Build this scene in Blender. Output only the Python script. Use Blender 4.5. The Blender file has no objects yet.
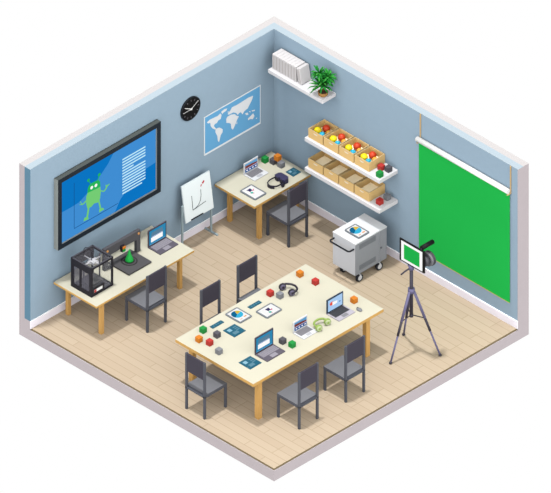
import bpy, math, random
from mathutils import Vector, Matrix
from mathutils.geometry import tessellate_polygon
random.seed(7)
PI = math.pi
S = 1/60.0                     # one drawing unit = 1/60 m
L = 281.7                      # room side
H = 159.0                      # wall height
scn = bpy.context.scene
col = scn.collection

# a = along the right wall, b = along the left wall, z = up (drawing units)
def W(p): return Vector((p[0]*S, -p[1]*S, p[2]*S))
def at(x, y, z):               # point of the horizontal plane z seen at x, y of the photo
    u = (x-274)/.8660254; v = 2*(y-187.7+z)
    return ((u+v)/2, (v-u)/2, z)
def onA(x, y, a):              # point of the vertical plane a = const
    b = a-(x-274)/.8660254
    return (a, b, 187.7+.5*(a+b)-y)
def onB(x, y, b):
    a = b+(x-274)/.8660254
    return (a, b, 187.7+.5*(a+b)-y)

# ---------------------------------------------------------------- materials
def lin(c): return c/12.92 if c <= .04045 else ((c+.055)/1.055)**2.4
def rgb(h, k=1.0):
    h = h.lstrip('#')
    return tuple(min(.97, lin(int(h[i:i+2], 16)/255)*k) for i in (0, 2, 4))+(1,)
KA = .325
MATS = {}
def mat(name, hexc, k=1.0, rough=.6, spec=.15, metal=0.0, vary=.03):
    m = bpy.data.materials.new(name); m.use_nodes = True
    nt = m.node_tree; p = nt.nodes['Principled BSDF']
    c = rgb(hexc, k*KA)
    if vary:
        tc = nt.nodes.new('ShaderNodeTexCoord'); nz = nt.nodes.new('ShaderNodeTexNoise')
        nz.inputs['Scale'].default_value = 9; nz.inputs['Detail'].default_value = 2
        mx = nt.nodes.new('ShaderNodeMix'); mx.data_type = 'RGBA'
        mx.inputs[6].default_value = tuple(x*(1-vary) for x in c[:3])+(1,)
        mx.inputs[7].default_value = tuple(min(.98, x*(1+vary)) for x in c[:3])+(1,)
        nt.links.new(tc.outputs['Object'], nz.inputs['Vector'])
        nt.links.new(nz.outputs['Fac'], mx.inputs[0]); nt.links.new(mx.outputs[2], p.inputs['Base Color'])
    else: p.inputs['Base Color'].default_value = c
    p.inputs['Roughness'].default_value = rough
    p.inputs['Specular IOR Level'].default_value = spec
    p.inputs['Metallic'].default_value = metal
    MATS[name] = m; return m
def emi(name, hexc, s=1.0):
    m = bpy.data.materials.new(name); m.use_nodes = True
    nt = m.node_tree; nt.nodes.clear()
    e = nt.nodes.new('ShaderNodeEmission'); o = nt.nodes.new('ShaderNodeOutputMaterial')
    e.inputs[0].default_value = rgb(hexc); e.inputs[1].default_value = s
    nt.links.new(e.outputs[0], o.inputs[0]); MATS[name] = m; return m
def glass(name, hexc, alpha):
    m = bpy.data.materials.new(name); m.use_nodes = True
    nt = m.node_tree; nt.nodes.clear()
    t = nt.nodes.new('ShaderNodeBsdfTransparent'); d = nt.nodes.new('ShaderNodeBsdfPrincipled')
    d.inputs['Base Color'].default_value = rgb(hexc); d.inputs['Roughness'].default_value = .6; d.inputs['Specular IOR Level'].default_value = 0
    x = nt.nodes.new('ShaderNodeMixShader'); x.inputs[0].default_value = alpha
    o = nt.nodes.new('ShaderNodeOutputMaterial')
    nt.links.new(t.outputs[0], x.inputs[1]); nt.links.new(d.outputs[0], x.inputs[2]); nt.links.new(x.outputs[0], o.inputs[0])
    MATS[name] = m; return m

M = MATS
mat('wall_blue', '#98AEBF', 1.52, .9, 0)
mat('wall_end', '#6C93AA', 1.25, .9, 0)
mat('cap_blue', '#CFE0EB', 1.0, .9, 0, vary=0)
mat('cap_white', '#F2EDEC', 0.94, .9, 0, vary=0)
mat('plaster_pink', '#CCC2C5', 1.22, .9, 0)
mat('baseboard', '#DED9E2', 2.0, .7, .05)
mat('baseboard_top', '#FFFFFF', 2.3, .7, .05)
mat('floor_edge', '#8D7D60', 1.30, .8, 0)
mat('cream', '#F6F1DA', 1.02, .6, .05, vary=.012)
mat('oak', '#DDAF66', 1.35, .6, .05, vary=.06)
mat('oak_leg', '#CFA260', 1.5, .6, .05, vary=.06)
mat('crate_wood', '#E3BE80', 1.6, .7, .03, vary=.05)
mat('crate_base', '#FBEBC8', 2.8, .7, .03)
mat('crate_rim', '#F3D9A8', 1.10, .7, .03)
mat('crate_notch', '#FBF1DC', 1.40, .7, 0)
mat('chair_back', '#46424D', 1.40, .7, .1)
mat('chair_seat', '#74757A', 1.6, .6, .1)
mat('chair_frame', '#54565E', 1.5, .6, .1)
mat('white_paint', '#F3F1F3', 1.32, .6, .05, vary=.01)
mat('binder', '#EFEBEB', 1.2, .7, .03, vary=.01)
mat('binder_groove', '#D9D3D2', 1.2, .8, 0)
mat('red', '#D8403A', 1.08); mat('green', '#22A64A', 1.08); mat('orange', '#F2902A', 1.08)
mat('grey_cube', '#9A9CA2', 1.05); mat('dark_cube', '#66646C', 1.05)
mat('ball_yellow', '#FFE414', 1.60, .4, .2, vary=0); mat('ball_red', '#D4431C', 1.5, .4, .2, vary=0)
mat('ball_cyan', '#27B7DA', 1.60, .4, .2, vary=0); mat('ball_orange', '#FBB03B', 1.60, .4, .2, vary=0)
mat('tv_side', '#ABB0AB', 1.20); mat('tv_top', '#5C625F', 1.17); mat('tv_bezel', '#1E2A36', 1.0)
mat('black', '#141416', 1.0, .5, .1); mat('white', '#F7F7F5', 1.40, .5, .05, vary=0)
mat('clock_rim', '#101A26', 0.8, .4, .2)
mat('map_sea', '#6FB1DE', 1.45, .7, 0, vary=0); mat('map_land', '#EFF3F7', 1.40, .7, 0, vary=0)
mat('map_border', '#F2F8FC', 1.40, .7, 0, vary=0)
mat('chroma', '#24B24C', 1.65, .9, 0, vary=0); mat('strap_tan', '#D8B98A', 1.30, .8, 0)
mat('hem', '#D8C070', 1.30, .8, 0)
mat('steel', '#A9BCC2', 1.40, .4, .3); mat('board_white', '#E9F2F4', 1.6, .5, .1, vary=0)
mat('board_rim', '#DCE8EC', 1.40, .4, .2); mat('ink', '#2A2E33', 1.30, vary=0); mat('ink_red', '#D8324A', 1.30, vary=0)
mat('teal', '#246880', 1.15, .5, .1); mat('teal_light', '#8CB9CC', 1.30, vary=0); mat('teal_mid', '#5B8799', 1.30, vary=0)
mat('laptop_dark', '#625C68', 1.37, .5, .15); mat('laptop_key', '#A19CA6', 1.30, .6, .1); mat('laptop_rim', '#3C3A46', 1.30)
mat('laptop_white', '#F4F5F8', 1.21, .5, .1); mat('key_grey', '#908E94', 1.30); mat('pad_grey', '#C3C4CA', 1.30)
mat('laptop_lilac', '#C0BBC6', 1.30, .5, .1); mat('key_black', '#45464C', 1.30); mat('laptop_navy', '#33465E', 1.2)
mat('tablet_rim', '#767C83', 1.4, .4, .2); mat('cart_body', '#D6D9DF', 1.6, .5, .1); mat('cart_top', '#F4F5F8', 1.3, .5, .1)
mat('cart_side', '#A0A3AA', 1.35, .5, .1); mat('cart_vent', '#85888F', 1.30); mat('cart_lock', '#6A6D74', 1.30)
mat('rubber', '#2E3036', 1.30, .7, .1); mat('hub', '#EDEEF2', 1.30)
mat('tripod_dark', '#3C3846', 1.37, .5, .2); mat('tripod_lilac', '#6C688A', 1.37, .5, .2)
mat('lens_grey', '#4A4A50', 1.30, .4, .2); mat('lens_light', '#7B7B80', 1.30, .4, .2)
mat('printer_black', '#2A2730', 1.0, .5, .15); mat('printer_grey', '#4E4C52', 1.43, .5, .15); mat('printer_metal', '#DDDCE0', 1.6, .4, .3)
mat('bed_grey', '#5C5A5C', 1.30, .6, .1); mat('bed_ring', '#302E30', 1.30); mat('gantry', '#57565A', 1.43, .6, .1)
mat('copper', '#E0A060', 1.30); mat('print_green', '#1FB24A', 1.30, .5, .15, vary=0)
mat('vr_navy', '#403D5E', 1.4, .5, .2); mat('vr_dark', '#232033', 1.37, .4, .2)
mat('ear_dark', '#3A3542', 0.9, .4, .2); mat('ear_lilac', '#77718A', 1.1); mat('ear_green', '#A3BF62', 1.2, .5, .15); mat('ear_pale', '#CFDFA8', 1.2)
mat('pot', '#B98A52', 1.43, .8, .05); mat('soil', '#5A4330', 1.30); mat('leaf', '#1F8F30', 1.3, .6, .1, vary=.35); mat('leaf_light', '#49B545', 1.3, .6, .1, vary=.2); mat('stem', '#7A5634', 1.30)
glass('smoked_glass', '#4E4D54', .55); glass('top_glass', '#55545A', .1)
glass('clear_pane', '#8A8C90', .05)
emi('tv_blue', '#0B74C2'); emi('tv_light', '#408DD2'); emi('tv_text', '#BFEBFF'); emi('tv_line', '#15457A')
emi('alien_head', '#27B45A'); emi('alien_body', '#74CC74'); emi('scr_white', '#FFFFFF'); emi('scr_teal', '#2E86B2')
emi('scr_grey', '#5A7F98'); emi('scr_lilac', '#C9CBEA'); emi('scr_sky', '#5F9BC8'); emi('scr_brown', '#7A3F3A'); emi('scr_navy', '#3C5E96')
emi('scr_pale', '#A8CBF0'); emi('scr_red', '#E8503E'); emi('scr_green', '#22B14C'); emi('scr_yellow', '#E2C04A')
emi('scr_cyan', '#3FBBE4'); emi('scr_deep', '#136A96'); emi('scr_orange', '#F3B078'); emi('scr_ink', '#3A3566'); emi('scr_pink', '#E8628E'); emi('scr_mint', '#5CC2B0')

# floor planks
fm = bpy.data.materials.new('floor_planks'); fm.use_nodes = True
nt = fm.node_tree; p = nt.nodes['Principled BSDF']
tc = nt.nodes.new('ShaderNodeTexCoord'); br = nt.nodes.new('ShaderNodeTexBrick')
KF = .335
br.inputs['Color1'].default_value = rgb('#E9D4B8', KF); br.inputs['Color2'].default_value = rgb('#E3CDB1', KF)
br.inputs['Mortar'].default_value = rgb('#D2BC9E', KF)
br.inputs['Scale'].default_value = 1; br.inputs['Brick Width'].default_value = 66*S
br.inputs['Row Height'].default_value = L/37*S; br.inputs['Mortar Size'].default_value = .33*S
br.inputs['Mortar Smooth'].default_value = .1; br.offset = .37; br.offset_frequency = 3; br.squash = 1
nt.links.new(tc.outputs['Object'], br.inputs['Vector']); nt.links.new(br.outputs['Color'], p.inputs['Base Color'])
p.inputs['Roughness'].default_value = .8; p.inputs['Specular IOR Level'].default_value = 0
M['floor_planks'] = fm

# ---------------------------------------------------------------- mesh builder
class MB:
    def __init__(s): s.v = []; s.f = []; s.m = []; s.sm = []; s.slots = []
    def slot(s, name):
        if name not in s.slots: s.slots.append(name)
        return s.slots.index(name)
    def add(s, vs, fs, mt, smooth=False):
        n = len(s.v); k = s.slot(mt)
        s.v += [tuple(x) for x in vs]
        for f in fs: s.f.append(tuple(i+n for i in f)); s.m.append(k); s.sm.append(smooth)
        return s
    def box(s, a0, a1, b0, b1, z0, z1, mt, top=None, R=None):
        vs = [(a, b, z) for z in (z0, z1) for b in (b0, b1) for a in (a0, a1)]
        if R: vs = [R(v) for v in vs]
        s.add(vs, [(0,1,3,2),(0,4,5,1),(1,5,7,3),(3,7,6,2),(2,6,4,0)], mt)
        n = len(s.v)-8
        s.f.append((n+4, n+6, n+7, n+5)); s.m.append(s.slot(top or mt)); s.sm.append(False)
        return s
    def cyl(s, c0, c1, r0, mt, r1=None, n=20, cap=None, smooth=True):
        r1 = r0 if r1 is None else r1
        c0 = Vector(c0); c1 = Vector(c1); d = (c1-c0).normalized()
        t = Vector((0,0,1)) if abs(d.z) < .9 else Vector((1,0,0))
        u = d.cross(t).normalized(); w = d.cross(u)
        vs = []
        for c, r in ((c0, r0), (c1, r1)):
            for i in range(n):
                q = 2*PI*i/n; vs.append(c+u*(r*math.cos(q))+w*(r*math.sin(q)))
        s.add(vs, [(i, (i+1) % n, n+(i+1) % n, n+i) for i in range(n)], mt, smooth)
        k = len(s.v)-2*n
        for rng, e in ((list(range(n))[::-1], 0), ([n+i for i in range(n)], 1)):
            s.f.append(tuple(k+i for i in rng)); s.m.append(s.slot(cap or mt)); s.sm.append(False)
        return s
    def tube(s, pts, r, mt, n=8):
        pts = [Vector(q) for q in pts]; rings = []; u = None
        for i, q in enumerate(pts):
            d = (pts[min(i+1, len(pts)-1)]-pts[max(i-1, 0)]).normalized()
            if u is None:
                t = Vector((0,0,1)) if abs(d.z) < .9 else Vector((1,0,0)); u = d.cross(t).normalized()
            else: u = (u-d*u.dot(d)).normalized()
            w = d.cross(u)
            rings.append([q+u*(r*math.cos(2*PI*k/n))+w*(r*math.sin(2*PI*k/n)) for k in range(n)])
        vs = [x for g in rings for x in g]; fs = []
        for i in range(len(pts)-1):
            fs += [(i*n+k, i*n+(k+1) % n, (i+1)*n+(k+1) % n, (i+1)*n+k) for k in range(n)]
        s.add(vs, fs, mt, True)
        k = len(s.v)-len(vs)
        s.f.append(tuple(k+i for i in range(n))[::-1]); s.m.append(s.slot(mt)); s.sm.append(False)
        s.f.append(tuple(k+(len(pts)-1)*n+i for i in range(n))); s.m.append(s.slot(mt)); s.sm.append(False)
        return s
    def lathe(s, c, prof, mt, n=24):
        vs = []; fs = []
        for (r, z) in prof:
            for i in range(n):
                q = 2*PI*i/n; vs.append((c[0]+r*math.cos(q), c[1]+r*math.sin(q), c[2]+z))
        for j in range(len(prof)-1):
            fs += [(j*n+i, j*n+(i+1) % n, (j+1)*n+(i+1) % n, (j+1)*n+i) for i in range(n)]
        s.add(vs, fs, mt, True)
        k = len(s.v)-len(vs)
        s.f.append(tuple(k+i for i in range(n))[::-1]); s.m.append(s.slot(mt)); s.sm.append(False)
        s.f.append(tuple(k+(len(prof)-1)*n+i for i in range(n))); s.m.append(s.slot(mt)); s.sm.append(False)
        return s
    def ball(s, c, r, mt, sq=(1,1,1), n=16):
        prof = [(max(.001, math.sin(PI*j/n)), -math.cos(PI*j/n)) for j in range(n+1)]
        vs = []; fs = []; m = 2*n
        for (q, z) in prof:
            for i in range(m):
                t = 2*PI*i/m; vs.append((c[0]+r*sq[0]*q*math.cos(t), c[1]+r*sq[1]*q*math.sin(t), c[2]+r*sq[2]*z))
        for j in range(n): fs += [(j*m+i, j*m+(i+1) % m, (j+1)*m+(i+1) % m, (j+1)*m+i) for i in range(m)]
        return s.add(vs, fs, mt, True)
    def poly(s, pts, mt):
        pts = [Vector(q) for q in pts]
        return s.add(pts, [tuple(t) for t in tessellate_polygon([pts])], mt)
    def slab(s, pts, off, mt, side=None):    # polygon extruded by a vector
        pts = [Vector(q) for q in pts]; off = Vector(off); n = len(pts)
        tr = tessellate_polygon([pts])
        s.add(pts+[q+off for q in pts], [tuple(t) for t in tr]+[tuple(i+n for i in t) for t in tr], mt)
        return s.add(pts+[q+off for q in pts], [(i, (i+1) % n, n+(i+1) % n, n+i) for i in range(n)], side or mt)
    def build(s, name, parent=None, origin=None, bevel=0, fix=True):
        if parent is not None and origin is None: origin = ORG.get(parent.as_pointer(), (0,0,0))
        origin = origin or (0,0,0)
        me = bpy.data.meshes.new(name)
        o0 = W(origin)
        me.from_pydata([W(v)-o0 for v in s.v], [], s.f)
        for n in s.slots: me.materials.append(M[n])
        for i, pl in enumerate(me.polygons): pl.material_index = s.m[i]; pl.use_smooth = s.sm[i]
        if fix:
            import bmesh
            bm = bmesh.new(); bm.from_mesh(me); bmesh.ops.recalc_face_normals(bm, faces=bm.faces[:]); bm.to_mesh(me); bm.free()
        ob = bpy.data.objects.new(name, me); col.objects.link(ob)
        if parent is not None: ob.parent = parent
        else: ob.location = o0
        ORG[ob.as_pointer()] = origin
        if bevel:
            md = ob.modifiers.new('bevel', 'BEVEL'); md.width = bevel*S; md.segments = 2; md.limit_method = 'ANGLE'; md.angle_limit = math.radians(50)
        return ob
ORG = {}
def thing(name, label, cat, origin=(0,0,0), group=None):
    e = bpy.data.objects.new(name, None); col.objects.link(e); e.empty_display_size = .1
    e.location = W(origin); ORG[e.as_pointer()] = origin
    return tag(e, label, cat, group)
def tag(o, label, cat, group=None):
    o['label'] = label; o['category'] = cat
    if group: o['group'] = group
    return o
def struct(o): o['kind'] = 'structure'; return o
def part(o, label): o['label'] = label; return o
def copy_tree(o, parent=None):
    c = o.copy(); col.objects.link(c)
    if parent is not None: c.parent = parent
    for ch in list(o.children): copy_tree(ch, c)
    return c
def put(o, p, rz=0): o.location = W(p); o.rotation_euler = (0, 0, rz); return o

# ---------------------------------------------------------------- the setting
T1, T2 = 6.3, 12.5
BB = 7.2
struct(MB().box(0, L-.9, 0, L-.9, -1.9, 0, 'floor_edge', top='floor_planks').build('floor'))
struct(MB().box(-T2, L, -T2, L, -12, -1.9, 'plaster_pink').build('trim_1'))       # slab under the floor
struct(MB().box(-T1, 0, -T1, L-.4, BB, H-.3, 'wall_blue').build('wall_left'))
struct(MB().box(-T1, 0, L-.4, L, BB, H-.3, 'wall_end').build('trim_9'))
m = MB().box(0, L-.5, -T1, 0, BB, H-.3, 'wall_blue'); struct(m.build('wall_right'))
struct(MB().box(-T2, -T1, -T2, L, -1.9, H, 'plaster_pink', top='cap_white').build('trim_2'))   # outer leaf, left
struct(MB().box(-T1, L, -T2, -T1, -1.9, H, 'plaster_pink', top='cap_white').build('trim_3'))   # outer leaf, right
struct(MB().box(-T1, 0, -T1, L, -1.9, BB, 'plaster_pink').build('trim_4'))
struct(MB().box(0, L, -T1, 0, -1.9, BB, 'plaster_pink').build('trim_5'))
struct(MB().box(-T1, 0, -T1, L, H-.3, H, 'cap_blue').build('trim_6'))
struct(MB().box(0, L, -T1, 0, H-.3, H, 'cap_blue').build('trim_7'))
struct(MB().box(L-.5, L, -T1, 0, BB, H-.3, 'plaster_pink').build('trim_8'))
struct(MB().box(0, 1.0, 1.0, L, 0, BB, 'baseboard', top='baseboard_top').build('baseboard_left'))
struct(MB().box(0, L, 0, 1.0, 0, BB, 'baseboard', top='baseboard_top').build('baseboard_right'))

# ---------------------------------------------------------------- tables
def table(a0, a1, b0, b1, h, th, ia, ib, w, name, label):
    t = thing(name, label, 'table', ((a0+a1)/2, (b0+b1)/2, 0))
    MB().box(a0, a1, b0, b1, h-th, h, 'oak', top='cream').build('tabletop', t, bevel=.12)
    for a in (a0+ia, a1-ia):
        for b in (b0+ib, b1-ib):
            MB().box(a-w, a+w, b-w, b+w, 0, h-th, 'oak_leg').build('leg', t)
    MB().box(a0+ia, a1-ia, b0+ib+w, b0+ib+w+1, h-th-3, h-th, 'oak').build('rail', t)
    MB().box(a0+ia, a1-ia, b1-ib-w-1, b1-ib-w, h-th-3, h-th, 'oak').build('rail', t)
    return t
ZB, ZL, ZK = 43.5, 35.0, 39.5
table(138, 228, 101.4, 252, ZB, 3.0, 7, 13, 2.15, 'work_table', 'large cream-topped oak work table in the middle of the room')
table(2, 51.5, 143.5, 256.5, ZL, 2.0, 5.7, 11.3, 1.6, 'work_table', 'long low cream-topped oak desk below the wall display, carrying two 3D printers')
table(1.5, 47.4, 4.6, 70.0, ZK, 2.2, 6, 11.5, 1.65, 'work_table', 'small cream-topped oak desk in the far room corner')

# ---------------------------------------------------------------- chairs (facing -a)
def make_chair():
    t = thing('chair', '', 'chair')
    h, w = 10.4, .92
    for s_ in (-1, 1):
        MB().box(12-w, 12+w, s_*h-w, s_*h+w, 0, 56, 'chair_frame').build('back_post', t, bevel=.15)
        MB().box(-12-w, -12+w, s_*h-w, s_*h+w, 0, 21, 'chair_frame').build('leg', t, bevel=.15)
    MB().box(-12.92, 12.92, -11.32, 11.32, 21, 22.4, 'chair_frame').box(-12.92, 11.08, -11.32, 11.32, 22.4, 24, 'chair_frame', top='chair_seat').build('seat', t, bevel=.15)
    MB().box(11.2, 12.8, -h+w, h-w, 38.5, 55.6, 'chair_back').build('backrest', t, bevel=.1)
    return t
chair = make_chair()
specs = [((59.5, 207.3), 0, 'dark grey chair pulled up to the low desk with the 3D printers'),
         ((55.8, 40.5), 0, 'dark grey chair at the small corner desk, before the headset'),
         ((243.8, 216.3), 0, 'dark grey chair before the large table, nearest its front leg'),
         ((243.8, 162.6), 0, 'dark grey chair before the large table, closest to the tripod'),
         ((180.8, 259.3), -PI/2, 'dark grey chair at the left short end of the large table'),
         ((128.6, 190.3), PI, 'dark grey chair behind the large table, nearer the printer desk'),
         ((125.2, 144.4), PI, 'dark grey chair behind the large table, part of its seat showing')]
for i, ((a, b), rz, lab) in enumerate(specs):
    c = chair if i == 0 else copy_tree(chair)
    put(c, (a, b, 0), rz); tag(c, lab, 'chair', 'dark grey chairs around the tables')

# ---------------------------------------------------------------- wall display
b0, b1, z0, z1 = 135.6, 254.2, 66.4, 136.6
tv = thing('wall_display', 'large flat wall display with a blue picture of a green creature and text', 'television', (.1, (b0+b1)/2, z0))
m = MB()
m.box(.1, 3, b0, b1, z0, z1, 'tv_side', top='tv_top')
f = 4.3
m.box(3, 4.8, b0, b1, z1-f, z1, 'tv_side', top='tv_top'); m.box(3, 4.8, b0, b1, z0, z0+f, 'tv_side')
m.box(3, 4.8, b0, b0+f, z0+f, z1-f, 'tv_side'); m.box(3, 4.8, b1-f, b1, z0+f, z1-f, 'tv_side')
m.build('housing', tv)
m = MB()
m.box(4.8, 5, b0, b1, z1-f, z1, 'tv_bezel'); m.box(4.8, 5, b0, b1, z0, z0+f, 'tv_bezel')
m.box(4.8, 5, b0, b0+f, z0+f, z1-f, 'tv_bezel'); m.box(4.8, 5, b1-f, b1, z0+f, z1-f, 'tv_bezel')
m.build('bezel', tv)
pl = 3.2
scr = MB().box(3, pl, b0+f, b1-f, z0+f, z1-f, 'tv_blue').build('screen', tv)
def clampA(pts, a):
    out = []
    for x, y in pts:
        q = onA(x, y, a); out.append((a, min(b1-f, max(b0+f, q[1])), min(z1-f, max(z0+f, q[2]))))
    return out
band = [(60,213.5),(70,208),(79,202.5),(88,192.5),(99,177.5),(108,164),(114,152),(119,141),(160,116),(160,160),(155.5,162.4),(145,169.3),(137,177),(128,188),(120,200),(115,212),(112,222),(60,255)]
MB().poly(clampA(band, pl+.05), 'tv_light').build('glare_band', scr, fix=False)  # glare drawn as a lighter band across the screen
m = MB()
for k in range(13):
    xr = {4: 133.5, 12: 142}.get(k, 145.4)
    y = 159.9+2.83*k
    q = [onA(122.4, y-.7, pl+.12), onA(122.4, y+.7, pl+.12)]
    dy = -(xr-122.4)*.57735
    q += [onA(xr, y+.7+dy, pl+.12), onA(xr, y-.7+dy, pl+.12)]
    m.poly(q, 'tv_text')
m.build('text_lines', scr, fix=False)
m = MB()
def line2(m, pts, w, mt, fn, *g):
    for (x0, y0), (x1, y1) in zip(pts, pts[1:]):
        d = math.hypot(x1-x0, y1-y0) or 1; nx, ny = -(y1-y0)/d*w/2, (x1-x0)/d*w/2
        m.poly([fn(x0+nx, y0+ny, *g), fn(x1+nx, y1+ny, *g), fn(x1-nx, y1-ny, *g), fn(x0-nx, y0-ny, *g)], mt)
line2(m, [(74.2,182.8),(74.2,228.6)], .45, 'tv_line', onA, pl+.1)
line2(m, [(74.2,228.6),(118,203.3)], .45, 'tv_line', onA, pl+.1)
m.build('chart_axes', scr, fix=False)
A8 = lambda pts: [(80+x/8.97, 170+y/8.97) for x, y in pts]
m = MB(); g = pl+.16
fa = lambda pts, mt, d=0: m.poly([onA(x, y, g+d) for x, y in A8(pts)], mt)
def ln(pts, w, mt): line2(m, A8(pts), w/8.97, mt, onA, g)
fa([(68,205),(56,240),(55,300),(65,345),(100,332),(128,300),(160,292),(180,258),(187,195),(182,145)], 'alien_body')
ln([(78,330),(70,390),(62,432)], 15, 'alien_body'); fa([(30,462),(40,428),(72,418),(78,440)], 'alien_body')
ln([(168,270),(178,320),(186,355)], 15, 'alien_body'); fa([(172,382),(172,352),(205,338),(218,352)], 'alien_body')
ln([(180,185),(215,192),(235,165),(246,132)], 10, 'alien_body'); ln([(235,160),(232,132)], 7, 'alien_body'); ln([(240,150),(264,124)], 7, 'alien_body')
ln([(62,270),(32,302),(14,312)], 10, 'alien_body'); ln([(18,308),(-4,312)], 7, 'alien_body'); ln([(18,308),(2,282)], 7, 'alien_body')
fa([(66,207),(70,165),(82,138),(105,117),(140,98),(165,90),(180,102),(184,148),(150,168)], 'alien_head', .04)
ln([(98,128),(80,100)], 6.5, 'alien_head'); ln([(158,95),(172,52)], 6.5, 'alien_head')
def disc2(m, x, y, r, mt, a):
    c = onA(x, y, a); m.poly([(a, c[1]+r*math.cos(t*PI/8), c[2]+r*math.sin(t*PI/8)) for t in range(16)], mt)
for x, y, r, mt in ((76,92,1.5,'alien_head'),(173,42,1.6,'alien_head'),(105,158,1.6,'scr_white'),(143,138,1.6,'scr_white')):
    disc2(m, 80+x/8.97, 170+y/8.97, r, mt, g+.09)
m.build('creature_picture', scr, fix=False)

# ---------------------------------------------------------------- clock
cb, cz, cr = 97.3, 128.2, 11.0
ck = thing('wall_clock', 'round black wall clock with white hands and ticks', 'clock', (0, cb, cz-cr))
MB().cyl((0.02, cb, cz), (1.5, cb, cz), cr, 'clock_rim', n=48).build('case', ck)
MB().cyl((1.5, cb, cz), (1.6, cb, cz), cr-1, 'black', n=48).build('dial', ck)
for k in range(12):
    m = MB(); t = k*PI/6; r0, r1 = (cr-3.6, cr-1.9)
    d = Vector((0, math.sin(t), math.cos(t))); n_ = Vector((0, math.cos(t), -math.sin(t)))*.2; o = Vector((1.66, cb, cz))
    m.poly([o+d*r0+n_, o+d*r1+n_, o+d*r1-n_, o+d*r0-n_], 'laptop_key')
    m.build('hour_mark', ck, fix=False)
for nm, db, dz, w, x in (('hour_hand', 7.0, 3.9, .42, 1.75), ('minute_hand', -8.1, 4.7, .3, 1.85), ('second_hand', 9.4, -.1, .26, 1.95)):
    d = Vector((0, db, dz)); n_ = Vector((0, -dz, db)).normalized()*w; o = Vector((x, cb, cz))
    MB().slab([o-d*.12+n_, o+d+n_*.6, o+d-n_*.6, o-d*.12-n_], (.08, 0, 0), 'white').build(nm, ck)
MB().cyl((1.6, cb, cz), (2.2, cb, cz), .9, 'white', n=16).build('hub', ck)

# ---------------------------------------------------------------- world map
mp = thing('wall_map', 'blue world map with a white border hanging above the corner desk', 'map', (.02, 48.5, 72.4))
MB().box(.02, .5, 16, 81, 72.4, 111, 'map_border').build('sheet', mp)
MB().poly([(.56, 16.8, 74.2), (.56, 80.2, 74.2), (.56, 80.2, 110.2), (.56, 16.8, 110.2)], 'map_sea').build('sea', mp, fix=False)
A7 = lambda pts: [onA(200+x/6.17, 80+y/6.17, .64) for x, y in pts]
lands = [[(42,262),(60,245),(75,238),(95,228),(110,222),(125,206),(133,216),(128,240),(112,250),(105,265),(92,272),(85,285),(95,295),(102,303),(92,305),(75,297),(66,284),(64,264),(50,268)],
 [(130,197),(150,180),(168,175),(162,190),(146,200),(138,210)],
 [(96,302),(118,293),(140,303),(139,322),(128,340),(122,365),(118,384),(110,375),(107,345),(95,322)],
 [(168,228),(190,214),(215,210),(225,220),(240,225),(229,245),(222,265),(211,290),(203,307),(194,298),(190,270),(180,265),(163,265),(162,242)],
 [(170,210),(186,190),(198,168),(225,155),(250,140),(275,124),(300,108),(328,97),(322,118),(315,135),(302,160),(295,175),(282,185),(272,195),(262,212),(252,198),(240,205),(234,216),(222,203),(205,200),(190,208),(178,214)],
 [(278,208),(292,200),(300,212),(288,217)], [(302,196),(310,190),(312,200)], [(318,188),(340,183),(338,190),(322,195)],
 [(296,238),(312,222),(328,205),(336,222),(326,242),(310,240),(297,249)], [(343,242),(352,230),(352,238)], [(224,266),(231,256),(228,274)],
 [(168,200),(176,192),(178,200)]]
m = MB()
for l in lands: m.poly(A7(l), 'map_land')
m.build('continents', mp, fix=False)

# ---------------------------------------------------------------- whiteboard easel
ea = thing('whiteboard_easel', 'white flip board on a steel stand with a hand-drawn chart', 'whiteboard', (9, 97.5, 0))
O = Vector((6.6, 113.3, 60.8)); U = Vector((0, -32.2, 0)); V = Vector((5.0, 0, -34.4)); N = Vector((34.4, 0, 5.0)).normalized()
def proj(v): return ((v[0]-v[1])*.8660254, (v[0]+v[1])*.5-v[2])
def onE(x, y, d=.1):
    ox, oy = proj(O); X, Y = x-274-ox, y-187.7-oy
    ux, uy = proj(U); vx, vy = proj(V); D = ux*vy-vx*uy
    s_, t_ = (X*vy-vx*Y)/D, (ux*Y-X*uy)/D
    return O+U*s_+V*t_+N*d
bd = MB().slab([O, O+U, O+U+V, O+V], N*-1.2, 'board_white', side='board_rim').build('board', ea, bevel=.1)
m = MB()
line2(m, [(191.6,196),(192.9,210.2),(205.9,200.9)], .55, 'ink', onE)
line2(m, [(192.9,210.2),(196,207.5),(198.6,204.5),(200.4,200),(201,195),(200.6,189.3)], .5, 'ink', onE)
m.build('drawn_chart', bd, fix=False)
m = MB(); line2(m, [(200.6,186.5),(201.4,184.2)], .9, 'ink_red', onE); line2(m, [(202.3,183.4),(204,180.4)], 1.4, 'ink_red', onE); m.build('red_mark', bd, fix=False)
m = MB(); p0, p1 = onE(190.9, 219.8, .6), onE(202.6, 213.1, .6); m.tube([p0, p1], .55, 'ink'); m.build('marker_tray', ea)
for b in (80.6, 113.9):
    st = MB().box(7.3, 8.7, b-.7, b+.7, 1, 42.5, 'steel').build('stand_post', ea)
    MB().box(.9, 15.6, b-.8, b+.8, 0, 1.2, 'steel').build('foot', ea)
MB().cyl((8, 80.6, 41.5), (8, 113.9, 41.5), .6, 'steel').build('cross_bar', ea)

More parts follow.
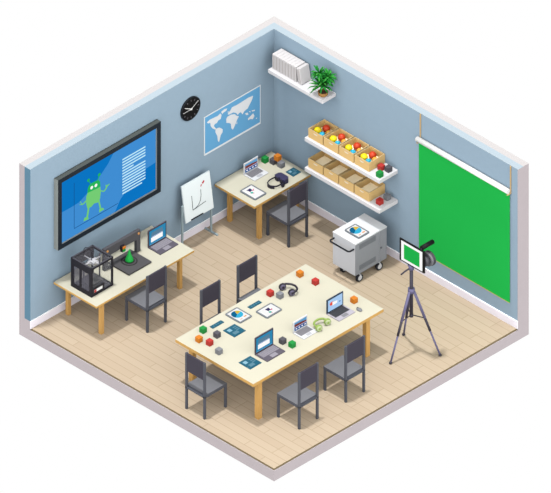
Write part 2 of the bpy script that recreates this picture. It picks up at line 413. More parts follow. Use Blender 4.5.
# ---------------------------------------------------------------- laptops  (local: screen at -a, user at +a)
def laptop(wb, wa, hs, body, rim, keys, pad, palm, scene_, key_a=(.12, .62), lid=None):
    t = thing('laptop', '', 'laptop')
    ha, hb = wa/2, wb/2
    bs = MB().box(-ha, ha, -hb, hb, 0, .9, body, top=palm).build('base', t, bevel=.15)
    ka0, ka1 = -ha+wa*key_a[0], -ha+wa*key_a[1]
    m = MB()
    rows, cols_ = 4, 9
    m.poly([(ka0, -hb+1.3, .93), (ka0, hb-1.3, .93), (ka1, hb-1.3, .93), (ka1, -hb+1.3, .93)], keys if body != 'laptop_dark' else body)
    for r in range(rows):
        for c in range(cols_):
            a_ = ka0+(ka1-ka0)*(r+.08)/rows; a2 = ka0+(ka1-ka0)*(r+.92)/rows
            w_ = (wb-2.8)/cols_; q = -hb+1.4+c*w_
            m.box(a_, a2, q+.1, q+w_-.1, .9, 1.1, keys)
    m.build('keyboard', bs)
    MB().box(ka1+.6, ha-.8, -wb*.16, wb*.16, .9, 1.0, pad).build('touchpad', bs)
    ld = MB().box(-ha-.1, -ha+.8, -hb, hb, .9, hs, lid or body).build('lid', t, bevel=.15)
    x = -ha+.83; m = MB()
    m.poly([(x, -hb+.25, 1.3), (x, hb-.25, 1.3), (x, hb-.25, hs-.25), (x, -hb+.25, hs-.25)], rim)
    x0 = x+.04; e = 1.15; Wd = wb-2*e; Hd = hs-.9-2*e
    def P(s_, t_, d): return (x0+d, hb-e-s_*Wd, .9+e+t_*Hd)
    for k, (pts, mt) in enumerate(scene_): m.poly([P(s_, t_, .03*(k+1)) for s_, t_ in pts], mt)
    m.build('display', ld, fix=False)
    return t
def rect(s0, s1, t0, t1): return [(s0, t0), (s1, t0), (s1, t1), (s0, t1)]
def circ(s0, t0, r, q=1.0, n=12): return [(s0+r*math.cos(2*PI*i/n), t0+r*q*math.sin(2*PI*i/n)) for i in range(n)]
doc = [(rect(0,1,0,1), 'scr_teal'), (rect(.14,.82,.62,.84), 'scr_grey'), ([(.1,.58),(.86,.5),(.86,.62),(.1,.7)], 'scr_grey'),
       (rect(.1,.82,.16,.48), 'scr_white'), (rect(.14,.8,.50,.54), 'scr_lilac'), (rect(0,1,0,.05), 'scr_sky')]
site = [(rect(0,1,0,1), 'scr_sky'), ([(0,.36),(1,.36),(1,.62),(.6,.74),(0,.8)], 'scr_brown'), (rect(0,1,.40,.46), 'scr_lilac'), (rect(0,1,0,.38), 'scr_navy')]+\
       [(circ(.15+.24*i, .2, .06, 1.3), 'scr_white') for i in range(4)]
chat = [(rect(0,1,0,1), 'scr_pale'), (circ(.26, .6, .15, 1.1), 'scr_red'), ([(.3,.4),(.62,.4),(.66,.62),(.3,.7)], 'scr_white'), (circ(.82,.42,.05,1.2), 'scr_navy')]
dark = laptop(21, 14.7, 17, 'laptop_dark', 'laptop_rim', 'laptop_key', 'laptop_key', 'laptop_dark', doc)
white_ = laptop(16.2, 12.9, 11.2, 'laptop_white', 'laptop_white', 'key_grey', 'pad_grey', 'laptop_white', site, (.1, .66))
lilac = laptop(18.8, 14.7, 14.3, 'laptop_lilac', 'laptop_navy', 'key_black', 'key_grey', 'laptop_lilac', chat, (.06, .66), 'laptop_navy')
def place_laptop(o, hx, hy, z, wb, wa, lab):      # hx, hy = hinge corner at its left
    q = at(hx, hy, z); put(o, (q[0]+wa/2, q[1]-wb/2, z)); tag(o, lab, 'laptop')
place_laptop(dark, 147.6, 247.9, ZL, 21, 14.7, 'dark grey laptop on the desk with the 3D printers')
place_laptop(copy_tree(dark), 254.5, 354.9, ZB, 21, 14.7, 'dark grey laptop showing a white document, at the near left of the large table')
place_laptop(white_, 243.4, 175.1, ZK, 16.2, 12.9, 'small white laptop on the corner desk')
place_laptop(copy_tree(white_), 292.7, 333.5, ZB, 16.2, 12.9, 'small white laptop on the large table beside green headphones')
place_laptop(lilac, 326.3, 314.5, ZB, 18.8, 14.7, 'pale grey laptop with black keys and navy screen frame, by the mouse')

# ---------------------------------------------------------------- tablets lying flat
def tablet(cx, cy, z, la, lb, graph, lab):
    c = at(cx, cy, z); t = thing('tablet', lab, 'tablet', c)
    ha, hb, r = la/2, lb/2, 1.4
    pts = []
    for (sa, sb, q0) in ((1,1,0),(-1,1,90),(-1,-1,180),(1,-1,270)):
        for k in range(5):
            q = math.radians(q0+k*22.5); pts.append((c[0]+sa*(ha-r)+r*math.cos(q), c[1]+sb*(hb-r)+r*math.sin(q), z))
    MB().slab(pts, (0,0,.8), 'tablet_rim').build('case', t)
    m = MB(); e = 1.35; zz = z+.84
    m.poly([(c[0]-ha+e, c[1]-hb+e, zz), (c[0]+ha-e, c[1]-hb+e, zz), (c[0]+ha-e, c[1]+hb-e, zz), (c[0]-ha+e, c[1]+hb-e, zz)], 'scr_white')
    for k, (ps, mt) in enumerate(graph): m.poly([(c[0]+x, c[1]+y, zz+.03*(k+1)) for x, y in ps], mt)
    m.build('screen', t, fix=False); return t
def sector(x, y, r, d0, d1, n=12): return [(x, y)]+[(x+r*math.cos(math.radians(d0+(d1-d0)*i/n)), y+r*math.sin(math.radians(d0+(d1-d0)*i/n))) for i in range(n+1)]
pie = [(sector(-1.5, .2, 5.0, 60, 200), 'scr_deep'), (sector(-1.5, .2, 5.0, -100, 60), 'scr_cyan'), (sector(-1.5, .2, 5.0, 200, 260), 'scr_yellow'),
       ([(4.2,-4.2),(5.6,-4.2),(5.6,-1.2),(4.2,-1.2)], 'scr_orange'), ([(5.2,1.2),(6.0,1.2),(6.0,3.6),(5.2,3.6)], 'scr_orange')]
def shp(x, y): return [([(x-2,y-1.8),(x+2.2,y-1.2),(x+1.2,y+.2),(x+2,y+1.8),(x-.6,y+1.9),(x-1.8,y+2.6)], 'scr_ink'), ([(x+.4,y-3.6),(x+2.6,y-2),(x+1.6,y-.6)], 'scr_pink'),
                       (circ(x+3.6, y+1.6, 1.3), 'scr_mint'), ([(x+4.6,y+.2),(x+5.6,y+.6),(x+5,y+2)], 'scr_pink')]
tablet(238.6, 315.8, ZB, 18, 14.3, pie, 'tablet with a blue pie chart on the large table')
tablet(269, 311.2, ZB, 13.6, 18, shp(-1.2, -.6), 'tablet with a small colourful drawing on the large table')
tablet(253.2, 192.8, ZK, 18.2, 13.8, shp(-3.5, 0), 'tablet on the near edge of the corner desk')
ZC = 38.9
tablet(357, 231.8, ZC, 17, 13, pie, 'tablet with a blue pie chart on top of the white trolley')

# ---------------------------------------------------------------- boards and strips
def board(cx, cy, z, la, lb, lab, strip=False):
    c = at(cx, cy, z); t = thing('circuit_board', lab, 'board', c)
    MB().box(c[0]-la/2, c[0]+la/2, c[1]-lb/2, c[1]+lb/2, z, z+.5, 'teal').build('plate', t)
    if not strip:
        MB().box(c[0]-la*.32, c[0]-la*.06, c[1]+lb*.1, c[1]+lb*.36, z+.5, z+.8, 'teal_light').build('chip', t)
        MB().box(c[0]+la*.1, c[0]+la*.36, c[1]-.1*lb, c[1]+lb*.3, z+.5, z+.7, 'teal_mid').build('chip', t)
        m = MB()
        for k in range(3): m.box(c[0]-la*.3+k*la*.16, c[0]-la*.22+k*la*.16, c[1]-lb*.38, c[1]-lb*.12, z+.5, z+.6, 'teal_mid')
        m.build('contact_row', t)
    else:
        m = MB()
        for k in range(4): m.box(c[0]-la*.2, c[0]+la*.2, c[1]-lb*.36+k*lb*.2, c[1]-lb*.30+k*lb*.2, z+.5, z+.6, 'teal_mid')
        m.build('contact_row', t)
board(234.4, 330.9, ZB, 13.2, 13.2, 'square teal board behind the dark cube on the large table')
board(250.2, 363, ZB, 13.3, 13.3, 'square teal board beside the dark laptop at the table edge')
board(293.4, 172.3, ZK, 9, 9, 'small square teal board on the corner desk')
board(216.9, 324.8, ZB, 3.8, 12.9, 'narrow teal strip on the large table, nearer the green cube', True)
board(254.7, 305, ZB, 3.8, 12.9, 'narrow teal strip on the large table, between the two tablets', True)

# ---------------------------------------------------------------- cubes
E = 2.3
def cube(name_mt, p, lab, rz=0):
    m = MB().box(-E, E, -E, E, 0, 2*E, name_mt); o = m.build('toy_cube', bevel=.12)
    o.location = W(p); tag(o, lab, 'cube', 'small coloured cubes'); return o
def cube_at(mt, x, y, z, lab):
    q = at(x, y, z+E); cube(mt, (q[0], q[1], z), lab)
cube_at('green', 203.1, 329.7, ZB, 'green cube near the left corner of the large table')
cube_at('orange', 199, 339, ZB, 'orange cube near the left corner of the large table')
cube_at('red', 209.6, 342.3, ZB, 'red cube between the orange and dark cubes on the large table')
cube_at('dark_cube', 217, 334.4, ZB, 'dark grey cube beside the teal board and strip on the large table')
cube_at('grey_cube', 218.9, 351, ZB, 'light grey cube near the left short end of the large table')
cube_at('dark_cube', 282.6, 340.7, ZB, 'dark grey cube to the right of the dark laptop on the large table')
cube_at('green', 292.1, 344.3, ZB, 'green cube in front of the white laptop on the large table')
cube_at('red', 270.2, 293, ZB, 'red cube beside a light grey one near the black headphones')
cube_at('grey_cube', 279.9, 295.2, ZB, 'light grey cube touching the black headphones')
cube_at('orange', 299.9, 273.7, ZB, 'orange cube at the far corner of the large table')
cube_at('red', 315.4, 281.6, ZB, 'red cube alone on the far short side of the large table')
cube_at('orange', 354, 299.8, ZB, 'orange cube behind the computer mouse')
cube_at('green', 265, 159.4, ZK, 'green cube on the corner desk')
cube_at('dark_cube', 273.4, 160.9, ZK, 'dark grey cube under the orange one on the corner desk')
cube_at('grey_cube', 281.2, 164.3, ZK, 'light grey cube under the orange one on the corner desk')
cube_at('orange', 277.7, 157.4, ZK+2*E, 'orange cube stacked on two grey cubes on the corner desk')
cube('green', (139.1, 17, 89.4), 'green cube on the right end of the upper crate shelf')
cube('dark_cube', (138.8, 6.6, 89.4), 'dark grey cube on the right end of the upper crate shelf')
cube('red', (133, 9.2, 89.4), 'red cube beside the last full crate on the upper crate shelf')
cube('red', (136.5, 14.4, 59.5), 'red cube on the right end of the lower crate shelf')
cube('grey_cube', (136.3, 5.6, 59.5), 'light grey cube on the right end of the lower crate shelf')

# ---------------------------------------------------------------- shelves
def shelf(a0, a1, d, z, th, lab):
    o = MB().box(a0, a1, .02, d, z-th, z, 'white_paint').build('wall_shelf', origin=((a0+a1)/2, .02, z-th), bevel=.2)
    tag(o, lab, 'shelf', 'white wall shelves')
shelf(8.6, 71.5, 15.6, 130.5, 3.4, 'white wall shelf highest on the wall, holding binders and a plant')
shelf(56.7, 143, 21.4, 89.4, 3.6, 'white wall shelf carrying the crates of coloured balls')
shelf(56.7, 143, 21.4, 59.5, 3.6, 'white wall shelf carrying the empty wooden crates')

ordn = ['first', 'second', 'third', 'fourth', 'fifth', 'sixth', 'seventh', 'eighth']
def make_binder():
    t = thing('binder', '', 'binder')
    MB().box(-1.63, 1.63, -5.4, 5.4, 0, 14.8, 'binder').build('cover', t, bevel=.15)
    m = MB().box(-1.0, 1.0, 5.4, 5.46, 1, 13.6, 'binder_groove'); m.build('spine_label', t)
    return t
bn = make_binder()
for i in range(8):
    o = bn if i == 0 else copy_tree(bn)
    put(o, (11.9+3.42*i, 6.9, 130.5)); tag(o, 'white upright binder, %s from the left in the row on the top shelf' % ordn[i], 'binder', 'white binders on the top shelf')
o = copy_tree(bn); put(o, (42.6, 6.9, 130.5+.42)); o.rotation_euler = (0, -.2, 0)
o.scale = (1.15, 1, .98)
tag(o, 'white binder leaning against the end of the row on the top shelf', 'binder', 'white binders on the top shelf')

# plant
pa, pb, pz = 66.2, 9.6, 130.5
pt = thing('potted_plant', 'green spiky leafy plant in a brown pot on the top shelf', 'plant', (pa, pb, pz))
MB().lathe((pa, pb, pz), [(3.2,0),(4.0,1.0),(4.3,3.0),(4.3,3.7),(3.8,3.7),(3.7,3.2)], 'pot').build('pot', pt)
MB().cyl((pa, pb, pz+3.0), (pa, pb, pz+3.3), 3.75, 'soil').build('soil', pt)
crowns = [((64.4, 12.2, 152.5), 8.4), ((70.2, 7.2, 149.5), 8.2), ((66, 11, 140.5), 11.5), ((67.5, 9.2, 146), 8.5)]
m = MB()
for c, r in crowns: m.tube([(pa, pb, pz+3.8), ((pa+c[0])/2, (pb+c[1])/2, (pz+c[2])/2+1), (c[0], c[1], c[2]-1)], .35, 'stem')
m.build('stem', pt)
m = MB()
for ci, (c, r) in enumerate(crowns):
    for k in range(60 if ci == 2 else 40):
        th = random.random()*2*PI; el = random.uniform(-.5, 1.25); ln_ = r*random.uniform(.7, 1.1)
        d = Vector((math.cos(th)*math.cos(el), math.sin(th)*math.cos(el), math.sin(el)))
        sd = Vector((-math.sin(th), math.cos(th), 0)); w = random.uniform(.8, 1.2)
        up = sd.cross(d)
        q = [Vector(c), Vector(c)+d*ln_*.45+Vector((0,0,.35)), Vector(c)+d*ln_*.8, Vector(c)+d*ln_-Vector((0,0,ln_*.16))]
        ws = [.25, w, w*.65, .03]
        vs = []
        for pnt, ww in zip(q, ws): vs += [pnt-sd*ww, pnt-up*ww*.25, pnt+sd*ww]
        for v in vs: v.y = max(v.y, .4); v.z = max(v.z, pz+1.0)
        fs = []
        for j in range(3):
            fs += [(j*3, j*3+1, j*3+4, j*3+3), (j*3+1, j*3+2, j*3+5, j*3+4)]
        m.add(vs, fs, random.choice(['leaf', 'leaf', 'leaf_light']), False)
m.build('foliage', pt, fix=False)

# crates
def make_crate():
    t = thing('wooden_crate', '', 'crate')
    A, B, hh, th = 8.3, 9.25, 8.9, .6
    m = MB()
    for q in ((-A, -A+th, -B, B), (A-th, A, -B, B), (-A+th, A-th, -B, -B+th), (-A+th, A-th, B-th, B)):
        m.box(q[0], q[1], q[2], q[3], 0, hh, 'crate_wood', top='crate_rim')
    m.build('wall_panel', t)
    MB().box(-A+th, A-th, -B+th, B-th, 0, .6, 'crate_base').build('base', t)
    MB().slab([(2.4*math.cos(PI+PI*k/8), B, 6.9+1.15*math.sin(PI+PI*k/8)) for k in range(9)], (0, .08, 0), 'crate_notch').build('hand_hole', t)
    return t
cr0 = make_crate()
pos = ['leftmost', 'second from the left', 'third from the left', 'rightmost']
def ball(mt, p, r, lab):
    o = MB().ball((0,0,r), r, mt).build('toy_ball'); o.location = W((p[0], p[1], p[2])); tag(o, lab, 'ball', 'coloured balls in the crates')
for i in range(8):
    o = cr0 if i == 0 else copy_tree(cr0)
    k = i % 4; up = i < 4
    ca = 58.6+17.8*k+8.3; cbb = 9.7; z = 89.4 if up else 59.5
    put(o, (ca, cbb, z))
    tag(o, ('light wooden crate full of balls, %s on the upper shelf' if up else 'empty light wooden crate, %s on the lower shelf') % pos[k], 'crate', 'wooden crates on the wall shelves')
    if up:
        [c_ for c_ in o.children if c_.name.startswith('base')][0].scale.z = 4.2
        zz = z+2.53
        for mt, nm, da, db, r, dz in (('ball_yellow','yellow',-3.8,2.8,3.2,0), ('ball_red','red',-.7,-3.9,3.3,0), ('ball_cyan','cyan',2.9,4.5,2.7,0), ('ball_orange','orange',4.6,-1.3,2.5,0)):
            ball(mt, (ca+da, cbb+db, zz), r, '%s ball in the %s crate of the upper shelf' % (nm, pos[k]))
            bpy.context.view_layer.update()

# ---------------------------------------------------------------- green backdrop
gs = thing('green_backdrop', 'green photo backdrop hanging from a white roller on the right wall', 'backdrop', (220.6, .1, 21.5))
MB().box(168.3, 272.9, .6, 1.0, 22.0, 132.5, 'chroma').build('cloth', gs)
MB().box(168.3, 272.9, .5, 1.1, 21.4, 22.0, 'hem').build('bottom_bar', gs)
MB().cyl((167.6, 2.5, 134), (273.2, 2.5, 134), 2.3, 'white', n=24).build('roller', gs)
for a in (169.4, 273.6):
    MB().box(a-.6, a+.6, .1, .7, 131.5, H-.3, 'strap_tan').box(a-.6, a+.6, .1, 4.6, 131.2, 131.7, 'strap_tan').build('strap', gs)

# ---------------------------------------------------------------- trolley
a0, a1, b0, b1, z0, z1 = 116.6, 142.6, 12.2, 48.7, 7.0, ZC
tr = thing('storage_trolley', 'white and grey wheeled storage trolley with a black push handle', 'trolley', ((a0+a1)/2, (b0+b1)/2, 0))
MB().box(a0, a1-.5, b0, b1, z0, z1-1.2, 'cart_body').build('body', tr, bevel=.2)
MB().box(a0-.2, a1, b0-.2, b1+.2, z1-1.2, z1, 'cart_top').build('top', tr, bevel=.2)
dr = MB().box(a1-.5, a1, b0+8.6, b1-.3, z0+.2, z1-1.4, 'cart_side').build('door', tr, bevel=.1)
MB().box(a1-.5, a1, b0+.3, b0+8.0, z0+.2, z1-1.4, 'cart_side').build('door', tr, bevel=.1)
for zz in (z0+3.6, z1-7.6):
    m = MB()
    for k in range(5): m.box(a1, a1+.12, b0+13, b1-4.5, zz+k*1.0, zz+k*1.0+.8, 'cart_vent')
    m.build('vent', dr)
MB().cyl((a1, b0+6.8, 21), (a1+.5, b0+6.8, 21), .9, 'cart_lock').build('lock', tr)
hz = 33.2
MB().tube([(118.2, b1, hz), (118.2, b1+4.2, hz), (118.9, b1+5.2, hz), (119.8, b1+5.7, hz), (139.2, b1+5.7, hz), (140.2, b1+5.2, hz), (140.9, b1+4.2, hz), (140.9, b1, hz)], .75, 'rubber').build('handle', tr)
for (a, b) in ((a1-.2, 44), (a1-.2, 21.2), (a0+7.5, 43.5), (a0+7.5, 19)):
    w = MB().cyl((a-1.0, b, 3.5), (a+1.0, b, 3.5), 3.5, 'rubber', n=28).build('wheel', tr)
    MB().cyl((a-1.15, b, 3.5), (a+1.15, b, 3.5), 2.2, 'hub', n=20).build('hub', w)
    MB().box(a-1.6, a-1.2, b-.7, b+.7, 3, z0+.6, 'hub').box(a+1.2, a+1.6, b-.7, b+.7, 3, z0+.6, 'hub').box(a-1.6, a+1.6, b-.7, b+.7, z0+.05, z0+.6, 'hub').build('fork', w)

# ---------------------------------------------------------------- tripod and filming tablet
ta, tb = 242.8, 84.2
tp = thing('tripod', 'dark tripod with three spread legs before the green backdrop', 'tripod', (ta, tb, 0))
MB().cyl((ta, tb, 36), (ta, tb, 84), 1.5, 'tripod_dark').build('column', tp)
MB().cyl((ta, tb, 59), (ta, tb, 63), 2.9, 'tripod_lilac').build('collar', tp)
MB().cyl((ta, tb, 82), (ta, tb, 86.6), 2.4, 'tripod_lilac').box(ta-3, ta+3, tb-1.4, tb+1.4, 84.4, 86.5, 'tripod_lilac').build('head', tp)
MB().tube([(ta, tb, 84), (ta-2, tb+5, 81.5), (ta-3.2, tb+9, 79.2)], .7, 'tripod_dark').build('pan_handle', tp)
MB().cyl((ta, tb, 34.6), (ta, tb, 37.5), 1.6, 'tripod_dark').build('spreader_hub', tp)
for fx, fy in ((390.6, 362.9), (440.1, 355.1), (403.7, 334.5)):
    q = Vector(at(fx, fy, 1.0)); top = Vector((ta, tb, 60.5)); off = Vector((q.x-ta, q.y-tb, 0)).normalized()*2.2; top += off
    j = top.lerp(q, .42); k2 = top.lerp(q, .62)
    lg = MB().tube([top, j], 1.2, 'tripod_lilac').tube([j, k2], 1.1, 'tripod_dark').tube([k2, q], .8, 'tripod_lilac').build('leg', tp)
    MB().ball((q.x, q.y, 1.2), 1.3, 'tripod_dark', sq=(1.1, 1.1, .9), n=8).build('rubber_foot', lg)
    MB().tube([(ta, tb, 36.5), j], .45, 'tripod_dark').build('spreader_arm', tp)
bt = 86.0
a0, a1, z0, z1 = 230.8, 259.4, 86.6, 108.3
ft = thing('filming_tablet', 'tablet camera on the tripod with a green screen image, lens and microphone', 'camera', ((a0+a1)/2, bt, z0))
MB().box(a0, a1, bt-1.4, bt, z0, z1, 'black').build('case', ft, bevel=.2)
m = MB(); y = bt+.04
R2 = lambda e, f_, d: [(a0+e, y+d, z0+f_), (a1-e, y+d, z0+f_), (a1-e, y+d, z1-f_), (a0+e, y+d, z1-f_)]
m.poly(R2(2.1, 1.2, 0), 'scr_white'); m.poly(R2(5.3, 3.6, .05), 'scr_green'); m.build('screen', ft, fix=False)
lc = onB(430.3, 258.6, bt-9); ls = (lc[0]-1.4, lc[2])
la_, lz = lc[0]-1, lc[2]
ln3 = MB().cyl((la_, bt-1.4, lz), (la_, bt-6, lz), 4.6, 'lens_grey', n=28).cyl((la_, bt-6, lz), (la_, bt-8.6, lz), 6.2, 'lens_light', n=28).cyl((la_, bt-8.6, lz), (la_, bt-10, lz), 6.8, 'lens_grey', n=28)
ln3.build('lens', ft)
mz = z1+1.6
MB().cyl((255.5, bt+.2-1, mz), (255.5, bt-14, mz), 2.0, 'black', n=16).build('microphone', ft)
MB().box(254.9, 256.1, bt-1.3, bt-.3, z1, mz, 'tripod_dark').build('microphone_clip', ft)

# ---------------------------------------------------------------- enclosed 3D printer
a0, a1, b0, b1, z0, z1 = 15.9, 39.8, 225.3, 250.6, ZL, ZL+28.8
pr = thing('box_printer', 'black boxy 3D printer with glass sides on the left desk', '3D printer', ((a0+a1)/2, (b0+b1)/2, z0))
w = 1.5
m = MB()
for a in (a0, a1-w):
    for b in (b0, b1-w): m.box(a, a+w, b, b+w, z0, z1, 'printer_black')
for (x0, x1, y0, y1) in ((a0+w, a1-w, b0, b0+w), (a0+w, a1-w, b1-w, b1), (a0, a0+w, b0+w, b1-w), (a1-w, a1, b0+w, b1-w)):
    m.box(x0, x1, y0, y1, z1-2, z1, 'printer_black', top='printer_grey'); m.box(x0, x1, y0, y1, z0, z0+1.6, 'printer_black')
m.build('frame', pr, bevel=.1)
m = MB(); m.box(a0+w, a1-w, b1-w, b1-.2, z1-7, z1-2, 'printer_black').box(a0+w, a1-w, b1-w, b1-.2, z0+1.6, z0+4, 'printer_black')
m.box(a0+9.6, a0+11.6, b1-w, b1-.2, z0+4, z1-7, 'printer_black').box(a0+w, a0+2.8, b1-w, b1-.2, z0+4, z1-7, 'printer_black').box(a1-3, a1-w, b1-w, b1-.2, z0+4, z1-7, 'printer_black')
m.build('front_panel', pr, bevel=.1)
MB().box(a0, a0+.6, b0+w, b1-w, z1-11, z1-2, 'printer_grey').build('rear_panel', pr)
MB().box(a0+w, a1-w, b1-1.1, b1-.8, z0+3.6, z1-6.6, 'smoked_glass').build('window_pane', pr)
MB().box(a1-.8, a1-.5, b0+w, b1-w, z0+1.6, z1-2, 'clear_pane').build('window_pane', pr)
MB().box(a0+w, a1-w, b0+w, b1-w, z1-.8, z1-.5, 'top_glass').build('top_pane', pr)
MB().box(a0+w, a1-w, b0+w, b1-w, z0, z0+1.4, 'printer_grey').build('floor_plate', pr)
MB().box(a0+6, a0+17.5, b0+5, b0+20, z0+5, z0+5.8, 'bed_grey').cyl((a0+11, b0+3, z0+1.4), (a0+11, b0+3, z1-2), .7, 'printer_grey').cyl((a0+11, b1-4, z0+1.4), (a0+11, b1-4, z1-2), .7, 'printer_grey').build('build_plate', pr)
star = [(a0+12+(5.2 if i % 2 else 2.4)*math.cos(i*PI/5), b0+12+(5.2 if i % 2 else 2.4)*math.sin(i*PI/5), z1-6) for i in range(10)]
mh = MB().slab(star, (0, 0, 2.2), 'printer_metal').tube([(a0+2, b0+12, z1-4), (a1-2, b0+12, z1-4)], .6, 'printer_metal').tube([(a0+11.5, b0+2, z1-4.6), (a0+11.5, b1-2, z1-4.6)], .6, 'printer_metal')
mh.build('print_head', pr)
tg = MB().box(a1, a1+.2, b1-12.5, b1-3.2, z0+3.6, z0+6.2, 'white').build('name_plate', pr)
part(tg, 'white and red name strip')
MB().box(a1+.2, a1+.3, b1-5.6, b1-3.2, z0+3.6, z0+6.2, 'red').build('name_plate_end', tg)
MB().box(a1-.4, a1, b1-15, b1-1.5, z0+1.6, z0+8, 'printer_black').build('control_panel', pr, bevel=.1)
MB().tube([(a0+11, b0+12.5, z1-4), (a0+11, b0+12.8, z1+6), (a0+9.5, b0+14, z1+8.2), (a0+7, b0+15.5, z1+8.4), (a0+6, b0+16, z1+6.5), (a0+6, b0+16, z1)], .35, 'printer_black').build('filament_tube', pr)

# ---------------------------------------------------------------- open 3D printer
op = thing('gantry_printer', 'open grey 3D printer with an arch over its square bed', '3D printer', (27, 195, ZL))
g0, g1, zt = 175.2, 216.6, ZL+21.3
arch = [(g0,ZL),(g0+4.3,ZL),(g0+4.3,zt-9),(g0+5.3,zt-8),(g1-5.3,zt-8),(g1-4.3,zt-9),(g1-4.3,ZL),(g1,ZL),(g1,zt),(g0,zt)]
MB().slab([(18.2, y_, z_) for y_, z_ in arch], (2.8, 0, 0), 'gantry').build('gantry', op, bevel=.1)
for b in (g0+2.2, g1-3.2): MB().cyl((21, b, zt-2.8), (21.5, b, zt-2.8), 1.1, 'copper').build('copper_knob', op)
hd = MB().box(21, 23.6, 195.2, 198.8, ZL+11.2, ZL+16.8, 'printer_black').build('extruder', op, bevel=.1)
MB().box(23.6, 24.4, 195.4, 198.6, ZL+14.6, ZL+16.6, 'orange').build('orange_clip', hd)
MB().box(23.6, 24.4, 195.6, 198.4, ZL+11.8, ZL+13.8, 'print_green').build('green_clip', hd)
MB().box(15.6, 39.8, 181.2, 207.2, ZL+.4, ZL+2, 'bed_grey').build('bed', op, bevel=.1)
for a in (18, 37):
    for b in (184, 204): MB().cyl((a, b, ZL), (a, b, ZL+.5), 1.2, 'rubber', n=12).build('foot', op)
MB().box(17.6, 22, g0+4.3, g1-4.3, ZL, ZL+.4, 'gantry').build('cross_base', op)
rc = at(129.3, 260.9, ZL+2)
MB().cyl((rc[0], rc[1], ZL+2), (rc[0], rc[1], ZL+2.12), 6.9, 'bed_ring', n=40).cyl((rc[0], rc[1], ZL+2.12), (rc[0], rc[1], ZL+2.2), 5.7, 'bed_grey', n=40).cyl((rc[0], rc[1], ZL+2.2), (rc[0], rc[1], ZL+2.3), 4.6, 'bed_ring', n=40).build('print_ring', op)
o = MB().lathe((rc[0], rc[1], ZL+2.3), [(3.2,0),(3.6,.6),(3.5,1.5),(2.4,4.2),(1.5,6.4),(.9,9),(.35,11.4),(.05,12)], 'print_green').build('printed_cone', origin=(rc[0], rc[1], ZL+2.3))
tag(o, 'bright green printed cone standing on the open 3D printer bed', 'model')

# ---------------------------------------------------------------- headphones
def arc_pts(pts, n=8):
    out = []; P_ = [Vector(pts[0])]+[Vector(q) for q in pts]+[Vector(pts[-1])]
    for i in range(1, len(P_)-2):
        for k in range(n):
            t = k/n; p0, p1, p2, p3 = P_[i-1:i+3]
            out.append(.5*((2*p1)+(-p0+p2)*t+(2*p0-5*p1+4*p2-p3)*t*t+(-p0+3*p1-3*p2+p3)*t**3))
    return out+[P_[-1]]
def headphones(c1, c2, band_, r, body, pad, lab, d=(1, .35, 0), bw=.9):
    zc = ZB+r
    A, B = Vector(at(*c1, zc)), Vector(at(*c2, zc)); t = thing('headphones', lab, 'headphones', ((A.x+B.x)/2, (A.y+B.y)/2, ZB))
    MB().tube(arc_pts([at(x, y, zc+1) for x, y in band_]), bw, body).build('headband', t)
    dv = Vector(d).normalized()
    for q in (A, B):
        cp = MB().cyl(q-dv*1.3, q+dv*.6, r, body, n=24).build('ear_cup', t, bevel=.2)
        MB().cyl(q+dv*.6, q+dv*1.5, r*.85, pad, n=24, r1=r*.7).cyl(q+dv*1.5, q+dv*1.56, r*.35, body, n=16).build('ear_pad', cp)
headphones((282.6, 286.9), (291.9, 292.6), [(282.8,284.5),(286.5,283.8),(291,284.2),(295.3,286),(297.2,288.8),(295.6,291.3),(292.5,291.8)], 3.1, 'ear_dark', 'ear_lilac', 'black headphones lying on the large table')
headphones((327.6, 322.0), (319.0, 328.3), [(326.9,320.0),(322.5,318.6),(317.5,319.8),(314.2,322.6),(314.6,325.3),(317.6,327)], 3.0, 'ear_green', 'ear_pale', 'green headphones lying between two laptops on the large table')

# mouse
q = at(359.3, 310.2, ZB)
ms = thing('computer_mouse', 'small grey computer mouse at the right end of the large table', 'mouse', q)
MB().lathe(q, [(1.9,0),(2.2,.5),(2.0,1.2),(1.3,1.75),(.3,1.95)], 'grey_cube').build('shell', ms)
MB().box(q[0]-1.9, q[0]-.5, q[1]-.25, q[1]+.25, ZB+1.5, ZB+2.0, 'rubber').build('scroll_wheel', ms)
ms.scale = (1.0, 1.0, 1.0); ms.rotation_euler = (0, 0, .0)
for ch in ms.children: ch.scale = (1.35, .85, 1)

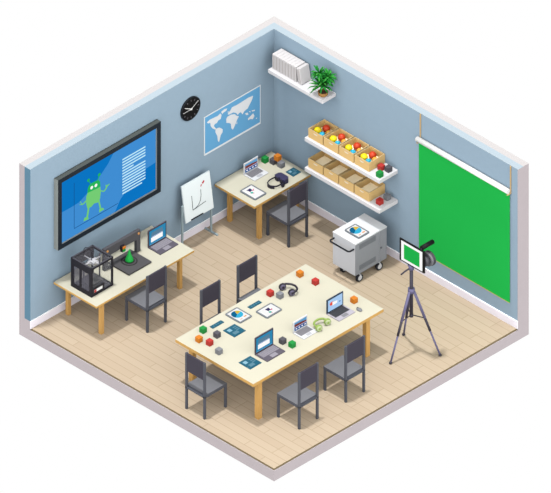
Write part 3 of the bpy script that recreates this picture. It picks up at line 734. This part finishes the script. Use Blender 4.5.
# VR headset
c = at(280.9, 181.2, ZK); z = ZK
vr = thing('vr_headset', 'dark navy virtual reality headset lying on the corner desk', 'headset', c)
vis = [(c[0]-5.8,c[1]+1.6),(c[0]-5.8,c[1]-2.6),(c[0]-4.2,c[1]-4.6),(c[0]+4.2,c[1]-4.6),(c[0]+5.8,c[1]-2.6),(c[0]+5.8,c[1]+1.6),(c[0]+2.2,c[1]+2.4),(c[0],c[1]+1.0),(c[0]-2.2,c[1]+2.4)]
MB().slab([(x, y, z) for x, y in vis], (0, 0, 4.4), 'vr_navy').build('visor', vr, bevel=.6)
for e_ in (-2.6, 2.6): MB().cyl((c[0]+e_, c[1]+1.5, z+2.3), (c[0]+e_, c[1]+2.8, z+2.3), 1.7, 'vr_dark').build('lens', vr)
def ribbon(m, pts, z0, z1, th, mt):
    pts = arc_pts([(x, y, 0) for x, y in pts], 6); n = len(pts); outer = []; inner = []
    for i, q_ in enumerate(pts):
        d = (pts[min(i+1, n-1)]-pts[max(i-1, 0)]); nn = Vector((-d.y, d.x, 0)).normalized()*th/2
        outer.append(q_+nn); inner.append(q_-nn)
    vs = []
    for k in range(n):
        for (q_, zz) in ((outer[k], z0), (outer[k], z1), (inner[k], z1), (inner[k], z0)): vs.append((q_.x, q_.y, zz))
    fs = []
    for k in range(n-1):
        for e in range(4): fs.append((k*4+e, k*4+(e+1) % 4, k*4+4+(e+1) % 4, k*4+4+e))
    fs += [(3,2,1,0), ((n-1)*4, (n-1)*4+1, (n-1)*4+2, (n-1)*4+3)]
    m.add(vs, fs, mt, False)
m = MB()
ribbon(m, [(c[0]-5.0,c[1]+1),(c[0]-5.4,c[1]+5),(c[0]-4.9,c[1]+9.5),(c[0]-2.5,c[1]+12.6),(c[0],c[1]+13.4),(c[0]+2.5,c[1]+12.6),(c[0]+4.9,c[1]+9.5),(c[0]+5.4,c[1]+5),(c[0]+5.0,c[1]+1)], z+1.7, z+2.8, .55, 'vr_dark')
m.build('head_strap', vr)
m = MB(); ribbon(m, [(c[0]-4,c[1]+11.4),(c[0]-1.6,c[1]+13.2),(c[0]+1.6,c[1]+13.2),(c[0]+4,c[1]+11.4)], z, z+3.0, .8, 'vr_dark'); m.build('rear_pad', vr)
MB().cyl((c[0]+6.2, c[1]+4.6, z+1.7), (c[0]+7.6, c[1]+4.6, z+1.7), 1.6, 'vr_dark').build('earphone', vr)

# ---------------------------------------------------------------- light, sky, camera
wd = bpy.data.worlds.new('daylight'); wd.use_nodes = True; scn.world = wd
bg = wd.node_tree.nodes['Background']; bg.inputs[0].default_value = (1, 1, 1, 1); bg.inputs[1].default_value = 1.0
def sun(name, d, e, ang):
    l = bpy.data.lights.new(name, 'SUN'); l.energy = e; l.angle = math.radians(ang)
    o = bpy.data.objects.new(name, l); col.objects.link(o)
    o.rotation_euler = Vector((d[0], -d[1], d[2])).to_track_quat('-Z', 'Y').to_euler(); o.location = (2, -2, 6)
sun('sun', (.05, -.08, -1), 3.9, 3)
sun('fill_sun_right', (-1, -.12, -.46), 4.2, 85)  # added fill light, brightens the left wall and faces turned to +a
sun('fill_sun_left', (-.12, -1, -.46), 3.3, 85)  # second added fill, for the right wall and faces turned to +b

cam = bpy.data.cameras.new('camera'); co = bpy.data.objects.new('camera', cam); col.objects.link(co)
cam.type = 'ORTHO'; cam.ortho_scale = 551*math.sqrt(2/3)*S; cam.clip_end = 100
tx = at(275.5, 246.5, 0)
co.location = W(tx)+Vector((1, -1, 1))*8
co.rotation_euler = Vector((-1, 1, -1)).to_track_quat('-Z', 'Y').to_euler()
scn.camera = co
vs_ = scn.view_settings; scn.display_settings.display_device = 'sRGB'
vs_.view_transform = 'Standard'; vs_.look = 'None'; vs_.exposure = 0; vs_.gamma = 1; vs_.use_curve_mapping = False
